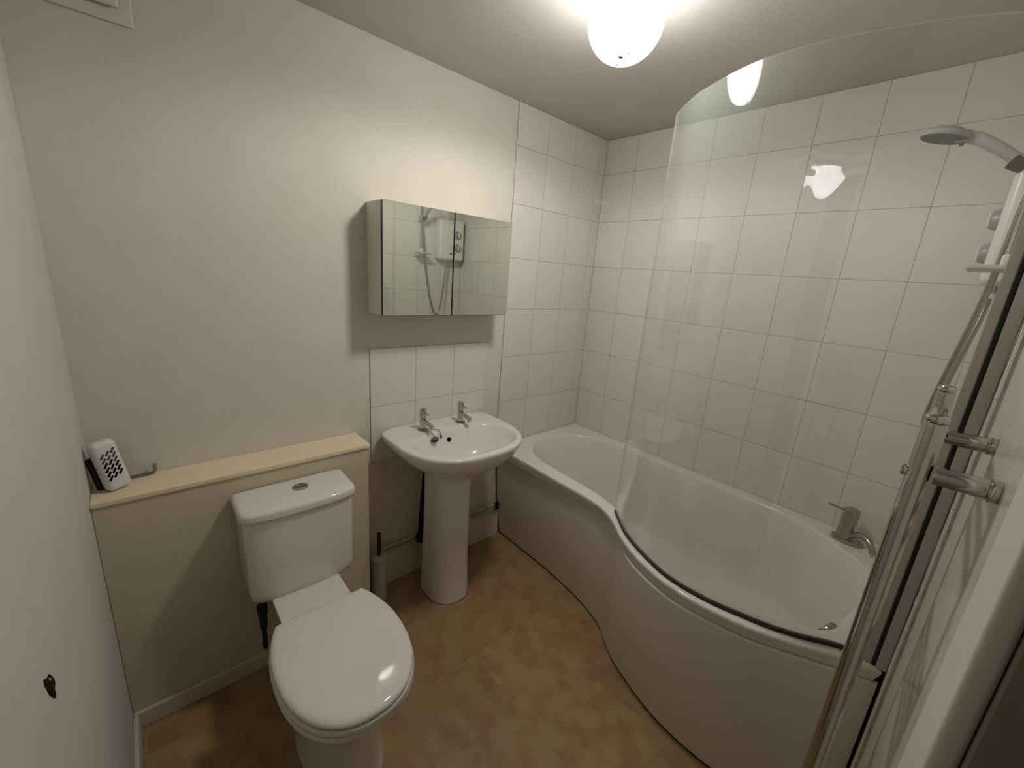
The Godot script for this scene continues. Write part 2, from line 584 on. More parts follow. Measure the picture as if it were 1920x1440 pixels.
func build_bath() -> void:
	rim_curve = smooth_path([Vector2(-0.745, 1.658), Vector2(-0.775, 1.59), Vector2(-0.812, 1.52), Vector2(-0.850, 1.45), Vector2(-0.880, 1.38), Vector2(-0.900, 1.30), Vector2(-0.911, 1.22), Vector2(-0.907, 1.13), Vector2(-0.883, 1.04), Vector2(-0.852, 0.97), Vector2(-0.812, 0.905), Vector2(-0.768, 0.85), Vector2(-0.731, 0.792), Vector2(-0.707, 0.72), Vector2(-0.700, 0.64), Vector2(-0.697, 0.40), Vector2(-0.694, 0.008)], 5)
	var outer := [Vector2(-0.0075, 0.0075), Vector2(-0.0075, 0.5), Vector2(-0.0075, 1.0), Vector2(-0.0075, 1.4), Vector2(-0.0075, 1.658), Vector2(-0.2, 1.658), Vector2(-0.45, 1.658)] + rim_curve + [Vector2(-0.45, 0.0075), Vector2(-0.2, 0.0075)]
	var inner := smooth_path([Vector2(-0.072, 0.45), Vector2(-0.070, 0.8), Vector2(-0.070, 1.15), Vector2(-0.082, 1.29), Vector2(-0.120, 1.39), Vector2(-0.170, 1.46), Vector2(-0.220, 1.53), Vector2(-0.30, 1.562), Vector2(-0.45, 1.572), Vector2(-0.60, 1.556), Vector2(-0.672, 1.545), Vector2(-0.722, 1.512), Vector2(-0.762, 1.455), Vector2(-0.795, 1.395), Vector2(-0.826, 1.30), Vector2(-0.838, 1.22), Vector2(-0.834, 1.13), Vector2(-0.803, 1.03), Vector2(-0.765, 0.95), Vector2(-0.715, 0.875), Vector2(-0.670, 0.80), Vector2(-0.640, 0.70), Vector2(-0.628, 0.60), Vector2(-0.621, 0.466), Vector2(-0.608, 0.30), Vector2(-0.585, 0.225), Vector2(-0.542, 0.16), Vector2(-0.48, 0.105), Vector2(-0.407, 0.076), Vector2(-0.30, 0.082), Vector2(-0.20, 0.122), Vector2(-0.134, 0.188), Vector2(-0.095, 0.29), Vector2(-0.074, 0.43)], 3)
	var angles := []
	for p in outer:
		angles.append((p - CENTRE).angle())
	for k in 150:
		angles.append(-PI + TAU * (k + 0.5) / 150)
	for k in angles.size():
		angles[k] = fposmod(angles[k], TAU)
	angles.sort()
	var an := [angles[0]]
	for a in angles:
		if a - an[an.size() - 1] > 0.003:
			an.append(a)
	var rings := []
	for r in [[0.036, 0.5285], [0.0155, 0.528], [0.0125, 0.529], [0.0105, 0.533], [0.0055, 0.548], [0.001, 0.560], [0.0, 0.566], [0.0025, 0.572], [0.008, 0.575]]:
		rings.append(polar(outer, an, r[0], r[1]))
	for r in [[-0.008, 0.575, 1.0], [-0.002, 0.5735, 1.0], [0.004, 0.567, 1.0], [0.009, 0.552, 1.0], [0.006, 0.51, 0.972], [0.004, 0.44, 0.945], [0.002, 0.36, 0.915], [0.0, 0.28, 0.885], [0.0, 0.235, 0.858], [0.0, 0.205, 0.825], [0.0, 0.188, 0.785], [0.0, 0.180, 0.73], [0.0, 0.176, 0.60], [0.0, 0.172, 0.3]]:
		rings.append(polar(inner, an, r[0], r[1], r[2]))
	var t := thing("bathtub", "white curved shower bath with a bowed front panel", "bathtub", Vector3(-0.42, 0, 0.85))
	part("tub", Mb.new().loft(rings, false, true), mats.acrylic, t, 50)
	# bowed front panel
	var low := smooth_path([Vector2(-0.735, 1.658), Vector2(-0.800, 1.56), Vector2(-0.845, 1.46), Vector2(-0.868, 1.36), Vector2(-0.870, 1.22), Vector2(-0.846, 1.097), Vector2(-0.793, 0.951), Vector2(-0.74, 0.868), Vector2(-0.695, 0.804), Vector2(-0.655, 0.68), Vector2(-0.636, 0.564), Vector2(-0.622, 0.40), Vector2(-0.617, 0.20), Vector2(-0.615, 0.022)], 6)
	var cols := []
	var n := 96
	for k in n + 1:
		var b := sample(low, float(k) / n)
		var tp := sample(rim_curve, float(k) / n)
		tp = tp + Vector2(0.022, 0.006 if k == n else 0.0)
		tp.y = clampf(lerpf(tp.y, b.y, 0.7), 0.022, 1.658)
		var proud := smoothstep(0.80, 1.02, tp.y)   # in the bow the panel stands out under the lip as a ledge
		tp.x = at_z(rim_curve, tp.y) + lerpf(0.021, 0.0015, proud)
		var col := []
		for j in 9:
			var f := j / 8.0
			var bulge := 0.010 * sin(PI * f)
			col.append(Vector3(lerpf(b.x, tp.x, f) - bulge, lerpf(0.010, 0.521, f), lerpf(b.y, tp.y, f)))
		for e in [[0.0015, 0.5245], [0.0045, 0.5268], [0.009, 0.5275]]:
			col.append(Vector3(tp.x + e[0], e[1], tp.y))
		for j in 9:
			var f := 1.0 - j / 8.0
			col.append(Vector3(lerpf(b.x, tp.x, f) - 0.010 * sin(PI * f) + 0.014, lerpf(0.010, 0.5272, f), lerpf(b.y, tp.y, f)))
		cols.append(col)
	part("front_panel", Mb.new().loft(cols), mats.panel_acrylic, t, 40)
	# dark shadow gap filler under the panel, set back from its face
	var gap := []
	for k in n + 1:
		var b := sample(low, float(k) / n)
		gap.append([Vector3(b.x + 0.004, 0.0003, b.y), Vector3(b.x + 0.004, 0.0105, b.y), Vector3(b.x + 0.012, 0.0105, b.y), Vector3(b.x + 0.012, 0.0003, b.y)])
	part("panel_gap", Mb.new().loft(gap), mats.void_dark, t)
	# holes where the two pipes enter the panel end
	# overflow at the foot of the tub
	var oa := (Vector2(-0.648, 1.540) - CENTRE).angle()
	var orr := ray_to(inner, oa) * 0.985 - 0.008
	var op := Vector3(CENTRE.x + orr * cos(oa), 0.528, CENTRE.y + orr * sin(oa))
	var odir := Vector3(-cos(oa), 0.35, -sin(oa))
	part("overflow", lathe([Vector2(0.030, -0.002), Vector2(0.034, 0.002), Vector2(0.034, 0.010), Vector2(0.030, 0.016), Vector2(0.010, 0.018), Vector2(0.001, 0.018)], 28, aim(op, odir)), mats.chrome_worn, t).set_meta("label", "round chrome overflow")
	part("drain", lathe([Vector2(0.034, 0.1705), Vector2(0.035, 0.1755), Vector2(0.026, 0.1775), Vector2(0.020, 0.174), Vector2(0.002, 0.174)], 28, Transform3D(Basis(), Vector3(-0.40, 0, 1.28))), mats.chrome, t)
	# mixer tap on the corner of the rim
	var mt := thing("bath_mixer_tap", "chrome lever mixer tap on the far corner of the bath rim", "tap", Vector3(-0.095, 0.575, 1.47))
	var base := []
	for k in 28:
		var a := TAU * k / 28
		base.append(Vector2(-0.098 + 0.030 * cos(a), 1.468 + 0.052 * sin(a)))
	part("tap_base", plate(base, 0.5752, 0.592, 0.004), mats.chrome_worn, mt)
	part("tap_body", lathe([Vector2(0.027, 0), Vector2(0.0265, 0.03), Vector2(0.024, 0.052), Vector2(0.026, 0.056), Vector2(0.026, 0.108), Vector2(0.024, 0.116), Vector2(0.015, 0.120), Vector2(0.001, 0.121)], 28, aim(Vector3(-0.096, 0.590, 1.455), Vector3(0.10, 1, 0.03))), mats.chrome_worn, mt)
	part("tap_lever", tube(smooth_path([Vector3(-0.088, 0.694, 1.45), Vector3(-0.094, 0.697, 1.42), Vector3(-0.10, 0.702, 1.385)]), 0.005, 10, 0.8), mats.chrome_worn, mt)
	part("tap_spout", tube(smooth_path([Vector3(-0.098, 0.604, 1.47), Vector3(-0.104, 0.622, 1.500), Vector3(-0.118, 0.622, 1.525), Vector3(-0.135, 0.606, 1.545), Vector3(-0.145, 0.586, 1.552)]), 0.012, 14, 0.85), mats.chrome_worn, mt)


func sample(path: Array, f: float) -> Vector2:
	var total := 0.0
	for i in path.size() - 1:
		total += path[i].distance_to(path[i + 1])
	var want := f * total
	for i in path.size() - 1:
		var l: float = path[i].distance_to(path[i + 1])
		if want <= l or i == path.size() - 2:
			return path[i].lerp(path[i + 1], clampf(want / maxf(l, 1e-6), 0, 1))
		want -= l
	return path[path.size() - 1]


func at_z(path: Array, z: float) -> float:
	for i in path.size() - 1:
		var a: Vector2 = path[i]; var b: Vector2 = path[i + 1]
		if (a.y - z) * (b.y - z) <= 0.0 and absf(a.y - b.y) > 1e-7:
			return lerpf(a.x, b.x, (z - a.y) / (b.y - a.y))
	return path[0].x if z > 1.0 else path[path.size() - 1].x


func ribbon(path: Array, half: float, y0: float, y1: float) -> Mb:
	var rings := []
	for i in path.size():
		var d: Vector2 = (path[mini(i + 1, path.size() - 1)] - path[maxi(i - 1, 0)]).normalized()
		var nn := Vector2(-d.y, d.x) * half
		var a: Vector2 = path[i] + nn; var b: Vector2 = path[i] - nn
		rings.append([Vector3(a.x, y0, a.y), Vector3(a.x, y1, a.y), Vector3(b.x, y1, b.y), Vector3(b.x, y0, b.y)])
	return Mb.new().loft(rings)


func build_screen() -> void:
	seal_curve = smooth_path([Vector2(-0.697, 0.806), Vector2(-0.713, 0.824), Vector2(-0.764, 0.880), Vector2(-0.800, 0.927), Vector2(-0.827, 0.975), Vector2(-0.854, 1.034), Vector2(-0.871, 1.08), Vector2(-0.884, 1.125), Vector2(-0.8888, 1.17), Vector2(-0.8885, 1.215), Vector2(-0.879, 1.284), Vector2(-0.862, 1.345), Vector2(-0.838, 1.42), Vector2(-0.803, 1.488), Vector2(-0.762, 1.549), Vector2(-0.738, 1.60), Vector2(-0.732, 1.630)], 8)
	var t := thing("bath_screen", "curved clear glass shower screen standing on the bath rim", "shower screen", Vector3(-0.8, 0.5755, 1.2))
	var top := 2.022
	part("glass_panel", ribbon(seal_curve, 0.003, 0.588, top), mats.screen_glass, t, 50)
	part("bottom_seal", ribbon(seal_curve, 0.0045, 0.5757, 0.5875), mats.dark_seal, t, 50)
	var e := Vector2(-0.697, 0.806)
	var d: Vector2 = (seal_curve[1] - e).normalized()
	part("glass_edge", ribbon([e - d * 0.0035, e - d * 0.0004], 0.0031, 0.588, top), mats.glass_rim, t)
	part("top_edge", ribbon(seal_curve, 0.0031, top + 0.0002, top + 0.0022), mats.glass_rim, t, 50)
	part("wall_channel", rbox(Vector3(-0.748, 0.5757, 1.642), Vector3(-0.716, 2.03, TILE - 0.0003), 0.003, 2), mats.channel_white, t)
	part("hinge_channel", rbox(Vector3(-0.744, 0.5757, 1.616), Vector3(-0.720, 2.03, 1.634), 0.004, 2), mats.channel_white, t)
	part("black_gasket", rbox(Vector3(-0.746, 0.5757, 1.6345), Vector3(-0.718, 2.028, 1.6415), 0.0015, 1), mats.black_rubber, t)


# ---------------------------------------------------------------- toilet
func build_toilet() -> void:
	var cx := -1.742
	var t := thing("toilet", "white close-coupled toilet with its lid down", "toilet", Vector3(cx, 0, 0.5))
	var rings := []
	for r in [[0.0005, 0.112, 0.57, 0.19, 0.25], [0.012, 0.113, 0.57, 0.19, 0.25], [0.05, 0.107, 0.57, 0.185, 0.25], [0.12, 0.103, 0.57, 0.178, 0.25], [0.20, 0.104, 0.57, 0.18, 0.25], [0.26, 0.115, 0.58, 0.195, 0.27], [0.31, 0.138, 0.60, 0.215, 0.28], [0.35, 0.160, 0.62, 0.228, 0.27], [0.378, 0.172, 0.63, 0.236, 0.25], [0.392, 0.175, 0.632, 0.238, 0.24], [0.399, 0.172, 0.632, 0.235, 0.238], [0.401, 0.160, 0.632, 0.222, 0.225]]:
		rings.append(se(cx, r[2], r[1], r[3], r[4], r[0], 2.3, 2.3, 64))
	var pan := Mb.new().loft(rings)
	var deck := []
	for r in [[0.27, 0.075, 0.46], [0.33, 0.090, 0.465], [0.375, 0.103, 0.47], [0.395, 0.107, 0.474], [0.402, 0.105, 0.472], [0.404, 0.100, 0.468]]:
		deck.append(rect_ring(cx, r[1], 0.165, r[2], r[0], 0.02))
	pan.add(Mb.new().loft(deck))
	part("pan", pan, mats.ceramic, t, 50)
	var outline := func(grow: float, y: float) -> Array:
		return se(cx, 0.628, 0.172 + grow, 0.242 + grow, 0.27 + grow, y, 2.25, 2.0, 72, 0.452 - grow)
	part("seat", Mb.new().loft([outline.call(-0.006, 0.404), outline.call(0.003, 0.407), outline.call(0.004, 0.414), outline.call(0.002, 0.4195), outline.call(-0.010, 0.421)]), mats.seat_plastic, t, 50)
	part("lid", Mb.new().loft([outline.call(-0.012, 0.4225), outline.call(-0.003, 0.4235), outline.call(0.0, 0.427), outline.call(-0.001, 0.433), outline.call(-0.006, 0.4385), outline.call(-0.016, 0.4415), outline.call(-0.04, 0.4432), outline.call(-0.09, 0.444)]), mats.seat_plastic, t, 55)
	for s in [-1, 1]:
		part("hinge", rod(Vector3(cx + s * 0.075 - 0.014, 0.414, 0.442), Vector3(cx + s * 0.075 + 0.014, 0.414, 0.442), 0.008, 14), mats.seat_plastic, t)
	var cxx := -1.7375
	var cr := []
	for r in [[0.385, 0.030], [0.387, 0.020], [0.396, 0.009], [0.412, 0.002], [0.43, 0.0], [0.55, -0.001], [0.694, -0.003], [0.699, 0.001]]:
		cr.append(cistern_ring(cxx, 0.166 - r[1], r[1], r[0]))
	part("cistern", Mb.new().loft(cr), mats.ceramic, t, 45)
	var lr := []
	for r in [[0.6992, 0.004], [0.7008, 0.003], [0.7015, -0.008], [0.7025, -0.0105], [0.706, -0.0115], [0.720, -0.0105], [0.726, -0.007], [0.7293, -0.001], [0.7305, 0.008], [0.7315, 0.03]]:
		lr.append(cistern_ring(cxx, 0.166 - r[1], r[1], r[0]))
	var lid := part("cistern_lid", Mb.new().loft(lr), mats.ceramic, t, 55)
	part("flush_button", lathe([Vector2(0.0245, 0.731), Vector2(0.0245, 0.7345), Vector2(0.022, 0.7362), Vector2(0.0185, 0.736), Vector2(0.0180, 0.7345), Vector2(0.0005, 0.7345)], 32, Transform3D(Basis(), Vector3(-1.7215, 0, 0.212))), mats.chrome, lid)
	part("flush_button", rbox(Vector3(-1.7375, 0.7335, 0.2125), Vector3(-1.7055, 0.7362, 0.2265), 0.001, 1), mats.chrome_worn, lid)
	part("inlet_valve", lathe([Vector2(0.009, 0.25), Vector2(0.012, 0.262), Vector2(0.013, 0.31), Vector2(0.016, 0.315), Vector2(0.016, 0.345), Vector2(0.012, 0.35), Vector2(0.012, 0.386)], 18, Transform3D(Basis(), Vector3(-1.868, 0, 0.235))), mats.black_rubber, t).set_meta("label", "black inlet fitting under the cistern")
	part("inlet_hose", tube(smooth_path([Vector3(-1.868, 0.252, 0.235), Vector3(-1.868, 0.20, 0.235), Vector3(-1.866, 0.15, 0.215), Vector3(-1.860, 0.12, 0.16)]), 0.008, 10), mats.black_rubber, t)


func rect_ring(cx: float, hw: float, z0: float, z1: float, y: float, r: float) -> Array:
	var ring := []
	var c := Vector2(cx, (z0 + z1) / 2)
	var h := Vector2(hw, (z1 - z0) / 2)
	for k in 4:
		var q: Vector2 = [Vector2(1, 1), Vector2(-1, 1), Vector2(-1, -1), Vector2(1, -1)][k]
		for s in 5:
			var a := PI / 2 * k + PI / 2 * s / 4
			var p := c + q * (h - Vector2(r, r)) + Vector2(cos(a), sin(a)) * r
			ring.append(Vector3(p.x, y, p.y))
	return ring


func cistern_ring(cx: float, hw: float, inset: float, y: float) -> Array:   # flat back, bowed front with rounded corners
	var ring := []
	var zb := 0.1452
	for k in 49:
		var u := -1.0 + 2.0 * k / 48.0
		var th := PI * (k / 48.0)
		var c := cos(th); var s := sin(th)
		var x := cx + hw * signf(c) * pow(absf(c), 0.28)
		var bow := 0.014 * (1.0 - pow((x - cx) / hw, 2))
		ring.append(Vector3(x, y, 0.22 + (0.298 - 0.22 - inset) * pow(absf(s), 0.28) + bow * pow(absf(s), 0.5)))
	ring.append(Vector3(cx - hw, y, 0.17))
	ring.append(Vector3(cx - hw, y, zb))
	ring.append(Vector3(cx, y, zb))
	ring.append(Vector3(cx + hw, y, zb))
	ring.append(Vector3(cx + hw, y, 0.17))
	return ring


# ---------------------------------------------------------------- basin
func build_basin() -> void:
	var cx := -1.077
	var t := thing("washbasin", "white pedestal washbasin between the toilet and the bath", "basin", Vector3(-1.10, 0, 0.2))
	var rings := []
	# [y, half width, front depth, back depth]
	for r in [[0.628, 0.085, 0.150, 0.110], [0.640, 0.125, 0.172, 0.130], [0.662, 0.172, 0.198, 0.145], [0.690, 0.214, 0.228, 0.155], [0.718, 0.246, 0.254, 0.161], [0.745, 0.268, 0.273, 0.165], [0.768, 0.280, 0.283, 0.168], [0.782, 0.2845, 0.2865, 0.169], [0.790, 0.283, 0.285, 0.168], [0.795, 0.276, 0.278, 0.162]]:
		rings.append(se(cx, 0.1755, r[1], r[2], r[3] , r[0], 2.55, 7.0, 88))
	var zi := 0.285
	for r in [[0.7955, 0.246, 0.156, 0.155], [0.793, 0.239, 0.149, 0.148], [0.785, 0.232, 0.143, 0.141], [0.765, 0.220, 0.133, 0.132], [0.735, 0.198, 0.118, 0.122], [0.70, 0.165, 0.098, 0.108], [0.668, 0.120, 0.072, 0.082], [0.652, 0.075, 0.045, 0.055], [0.647, 0.03, 0.02, 0.022]]:
		rings.append(se(cx, zi, r[1], r[2], r[3], r[0], 2.2, 2.5, 88))
	part("bowl", Mb.new().loft(rings), mats.ceramic, t, 60)
	part("overflow_hole", lathe([Vector2(0.0105, -0.004), Vector2(0.0105, 0.0022), Vector2(0.009, 0.003), Vector2(0.0005, 0.0012)], 22, aim(Vector3(-1.089, 0.749, 0.1585), Vector3(0, 0.32, 1))), mats.void_dark, t)
	part("drain", lathe([Vector2(0.022, 0.645), Vector2(0.0225, 0.6492), Vector2(0.017, 0.650), Vector2(0.014, 0.648), Vector2(0.001, 0.648)], 24, Transform3D(Basis(), Vector3(cx, 0, zi))), mats.chrome, t)
	for s in [-0.268, 0.072]:   # blanked bolt marks on the back deck are faint discs
		pass
	var ped := []
	for r in [[0.0004, 0.098, 0.112], [0.02, 0.097, 0.111], [0.10, 0.093, 0.107], [0.22, 0.089, 0.102], [0.36, 0.087, 0.099], [0.50, 0.086, 0.098], [0.58, 0.087, 0.099], [0.640, 0.090, 0.104]]:
		ped.append(se(-1.109, 0.205, r[1], r[2], 0.085, r[0], 2.3, 9.0, 56))
	part("pedestal", Mb.new().loft(ped), mats.ceramic, t, 50)
	part("base_seal", Mb.new().loft([se(-1.109, 0.205, 0.0995, 0.1135, 0.085, 0.0002, 2.3, 9.0, 56), se(-1.109, 0.205, 0.0995, 0.1135, 0.085, 0.0022, 2.3, 9.0, 56), se(-1.109, 0.205, 0.096, 0.110, 0.085, 0.0030, 2.3, 9.0, 56)]), mats.dark_seal, t)
	part("shadow_tube", tube(smooth_path([Vector3(-1.147, 0.66, 0.085), Vector3(-1.160, 0.5, 0.078), Vector3(-1.166, 0.36, 0.074), Vector3(-1.168, 0.25, 0.069), Vector3(-1.169, 0.22, 0.068)], 5), 0.016, 14), mats.black_rubber, t).set_meta("label", "black tube standing in for the shadowed hollow behind the pedestal")  # black tube stands in for shade in the hollow back of the pedestal
	part("shadow_collar", lathe([Vector2(0.022, 0), Vector2(0.025, 0.003), Vector2(0.025, 0.032), Vector2(0.021, 0.036)], 20, Transform3D(Basis(), Vector3(-1.168, 0.205, 0.068))), mats.black_rubber, t)  # wider black foot of that same modelled shade
	# two pillar taps
	var tap := thing("basin_tap", "left chrome pillar tap on the basin, with the plug chain at its foot", "tap", Vector3(-1.188, 0.7955, 0.098), "pillar taps on the basin")
	var o := tap.position
	part("tap_flange", lathe([Vector2(0.0225, 0.0), Vector2(0.0235, 0.002), Vector2(0.022, 0.006), Vector2(0.015, 0.008)], 28, Transform3D(Basis(), o)), mats.chrome_worn, tap)
	part("tap_body", lathe([Vector2(0.0145, 0.006), Vector2(0.0150, 0.010), Vector2(0.0138, 0.05), Vector2(0.0132, 0.056), Vector2(0.012, 0.058)], 28, Transform3D(Basis(), o)), mats.chrome, tap)
	part("tap_head", lathe([Vector2(0.0125, 0.0585), Vector2(0.0142, 0.060), Vector2(0.0145, 0.064), Vector2(0.0145, 0.096), Vector2(0.0135, 0.0985), Vector2(0.010, 0.099), Vector2(0.001, 0.0992)], 28, Transform3D(Basis(), o)), mats.chrome, tap)
	part("tap_lever", rod(o + Vector3(0, 0.084, 0.012), o + Vector3(0.002, 0.080, 0.044), 0.0026, 10, 0.0008), mats.chrome_worn, tap)
	part("tap_spout", rod(o + Vector3(0, 0.046, 0.006), o + Vector3(0.003, 0.034, 0.074), 0.0098, 20, 0.002).add(rod(o + Vector3(0.003, 0.0375, 0.064), o + Vector3(0.003, 0.020, 0.064), 0.0078, 18, 0.0015)), mats.chrome, tap)
	var tap2: Node3D = tap.duplicate()
	tap2.name = numbered("basin_tap")
	add_child(tap2, true)
	tap2.position = Vector3(-0.990, 0.7955, 0.100)
	tap2.set_meta("label", "right chrome pillar tap on the basin, nearer the bath")
	# plug on its chain
	var pl := thing("basin_plug", "dark basin plug resting on its chain beside the overflow hole", "plug", Vector3(-1.165, 0.775, 0.165))
	var px := aim(Vector3(-1.170, 0.7735, 0.168), Vector3(-0.25, 0.9, -0.05))
	part("stopper", lathe([Vector2(0.015, -0.010), Vector2(0.017, -0.004), Vector2(0.018, 0.0)], 22, px), mats.black_rubber, pl)
	part("stopper_cap", lathe([Vector2(0.0165, 0.0), Vector2(0.0165, 0.0015), Vector2(0.012, 0.003), Vector2(0.004, 0.0035), Vector2(0.003, 0.012), Vector2(0.001, 0.013)], 22, px), mats.chrome_worn, pl)
	part("chain", beads(smooth_path([Vector3(-1.186, 0.7985, 0.122), Vector3(-1.180, 0.7990, 0.134), Vector3(-1.174, 0.797, 0.146), Vector3(-1.170, 0.786, 0.170)], 6), 0.0021), mats.chrome_worn, pl)
	part("chain", beads(smooth_path([Vector3(-1.172, 0.7985, 0.116), Vector3(-1.158, 0.7995, 0.126), Vector3(-1.142, 0.799, 0.136), Vector3(-1.132, 0.796, 0.144), Vector3(-1.129, 0.781, 0.151)], 6), 0.0018), mats.chrome_worn, pl)
	part("chain_stay", lathe([Vector2(0.003, 0.0), Vector2(0.0065, 0.003), Vector2(0.0065, 0.010), Vector2(0.003, 0.017), Vector2(0.001, 0.018)], 16, aim(Vector3(-1.129, 0.764, 0.156), Vector3(0, 1, -0.25))), mats.chrome_worn, pl)


func beads(path: Array, r: float) -> Mb:
	var m := Mb.new()
	for i in path.size() - 1:
		m.add(rod(path[i], path[i + 1], r * 0.7, 6, 0.0002))
	for p in path:
		m.add(lathe([Vector2(0.1 * r, -r), Vector2(0.8 * r, -0.6 * r), Vector2(r, 0), Vector2(0.8 * r, 0.6 * r), Vector2(0.1 * r, r)], 8, Transform3D(Basis(), p)))
	return m


# ---------------------------------------------------------------- mirror cabinet
func build_cabinet() -> void:
	var t := thing("mirror_cabinet", "white wall cabinet with two mirrored doors above the basin", "cabinet", Vector3(-1.088, 1.30, 0.0))
	part("cabinet_body", rbox(Vector3(-1.390, 1.300, 0.0005), Vector3(-0.785, 1.7045, 0.1245), 0.0015, 1), mats.cabinet_white, t)
	for d in [[-1.3895, -1.0915], [-1.0860, -0.7855]]:
		var door := part("cabinet_door", rbox(Vector3(d[0], 1.3005, 0.1265), Vector3(d[1], 1.704, 0.1400), 0.001, 1), mats.mirror_edge, t)
		part("mirror_glass", rbox(Vector3(d[0] + 0.0006, 1.3022, 0.1400), Vector3(d[1] - 0.0006, 1.7034, 0.1412), 0.0004, 1), mats.mirror, door)


# ---------------------------------------------------------------- shower
func build_shower() -> void:
	var u := thing("electric_shower", "white electric shower box on the tiled wall, seen in the mirror", "shower unit", Vector3(-0.15, 1.555, TILE - 0.001))
	var f := TILE - 0.0006
	part("shower_case", rbox(Vector3(-0.265, 1.556, f - 0.088), Vector3(-0.035, 1.868, f), 0.022, 4), mats.white_plastic, u, 50)
	for y in [1.655, 1.752]:
		var dial := part("shower_dial", lathe([Vector2(0.030, 0), Vector2(0.031, 0.004), Vector2(0.026, 0.018), Vector2(0.022, 0.021), Vector2(0.001, 0.021)], 32, aim(Vector3(-0.105, y, f - 0.0878), Vector3(0, 0, -1))), mats.grey_plastic, u)
		part("dial_grip", rbox(Vector3(-0.109, y - 0.021, f - 0.114), Vector3(-0.101, y + 0.021, f - 0.108), 0.002, 2), mats.white_plastic, dial)
	part("shower_button", rbox(Vector3(-0.175, 1.604, f - 0.091), Vector3(-0.150, 1.612, f - 0.0878), 0.001, 1), mats.grey_slot, u)
	part("shower_button", rbox(Vector3(-0.135, 1.604, f - 0.091), Vector3(-0.120, 1.612, f - 0.0878), 0.001, 1), mats.grey_slot, u)
	part("hose_outlet", lathe([Vector2(0.011, 0), Vector2(0.013, 0.003), Vector2(0.013, 0.02)], 16, Transform3D(Basis(), Vector3(-0.174, 1.537, f - 0.055))), mats.chrome, u)
	var r := thing("shower_rail", "slim chrome shower riser rail on the tiled wall by the bath", "shower rail", Vector3(-0.40, 1.60, f))
	part("rail", rod(Vector3(-0.40, 1.605, f - 0.045), Vector3(-0.40, 2.12, f - 0.045), 0.0105, 18), mats.chrome, r)
	for y in [1.612, 2.112]:
		part("rail_bracket", rbox(Vector3(-0.414, y - 0.016, f - 0.058), Vector3(-0.386, y + 0.016, f), 0.006, 3), mats.white_plastic, r)
	part("soap_dish", rbox(Vector3(-0.455, 1.585, f - 0.115), Vector3(-0.345, 1.598, f - 0.03), 0.006, 3), mats.pale_grey_plastic, r)
	part("slider", rbox(Vector3(-0.424, 1.822, f - 0.068), Vector3(-0.376, 1.862, f - 0.030), 0.008, 3), mats.grey_plastic, r)
	part("handset_holder", lathe([Vector2(0.013, 0), Vector2(0.016, 0.002), Vector2(0.018, 0.03), Vector2(0.015, 0.032)], 18, aim(Vector3(-0.40, 1.832, f - 0.072), Vector3(0, 0.55, -0.83))), mats.black_rubber, r)
	var h := thing("shower_handset", "grey shower handset held out from its riser rail", "shower head", Vector3(-0.40, 1.84, 1.59))
	part("handle", tube(smooth_path([Vector3(-0.40, 1.828, 1.612), Vector3(-0.40, 1.853, 1.573), Vector3(-0.40, 1.885, 1.532), Vector3(-0.40, 1.912, 1.492), Vector3(-0.40, 1.924, 1.455)]), 0.012, 16, 1.35), mats.grey_plastic, h)
	var hx := aim(Vector3(-0.40, 1.936, 1.430), Vector3(0, -0.965, -0.19))
	part("spray_head", lathe([Vector2(0.006, -0.014), Vector2(0.030, -0.010), Vector2(0.050, 0.002), Vector2(0.053, 0.010), Vector2(0.051, 0.014)], 36, hx), mats.grey_plastic, h)
	part("spray_plate", lathe([Vector2(0.050, 0.0142), Vector2(0.047, 0.018), Vector2(0.030, 0.020), Vector2(0.001, 0.020)], 36, hx), mats.grey_slot, h)
	part("spray_switch", rod(Vector3(-0.40, 1.918, 1.468), Vector3(-0.40, 1.898, 1.464), 0.005, 10), mats.grey_slot, h)
	var hose := part("shower_hose", tube(smooth_path([Vector3(-0.40, 1.826, 1.615), Vector3(-0.392, 1.74, 1.610), Vector3(-0.385, 1.65, 1.607), Vector3(-0.378, 1.545, 1.602), Vector3(-0.370, 1.46, 1.596), Vector3(-0.358, 1.36, 1.586), Vector3(-0.338, 1.24, 1.574), Vector3(-0.312, 1.16, 1.569), Vector3(-0.278, 1.13, 1.571), Vector3(-0.248, 1.18, 1.578), Vector3(-0.215, 1.32, 1.592), Vector3(-0.190, 1.45, 1.606), Vector3(-0.176, 1.52, f - 0.055)], 10), 0.0075, 12), mats.chrome_worn, self)
	tag(hose, "long flexible chrome hose looping below the shower box", "hose")


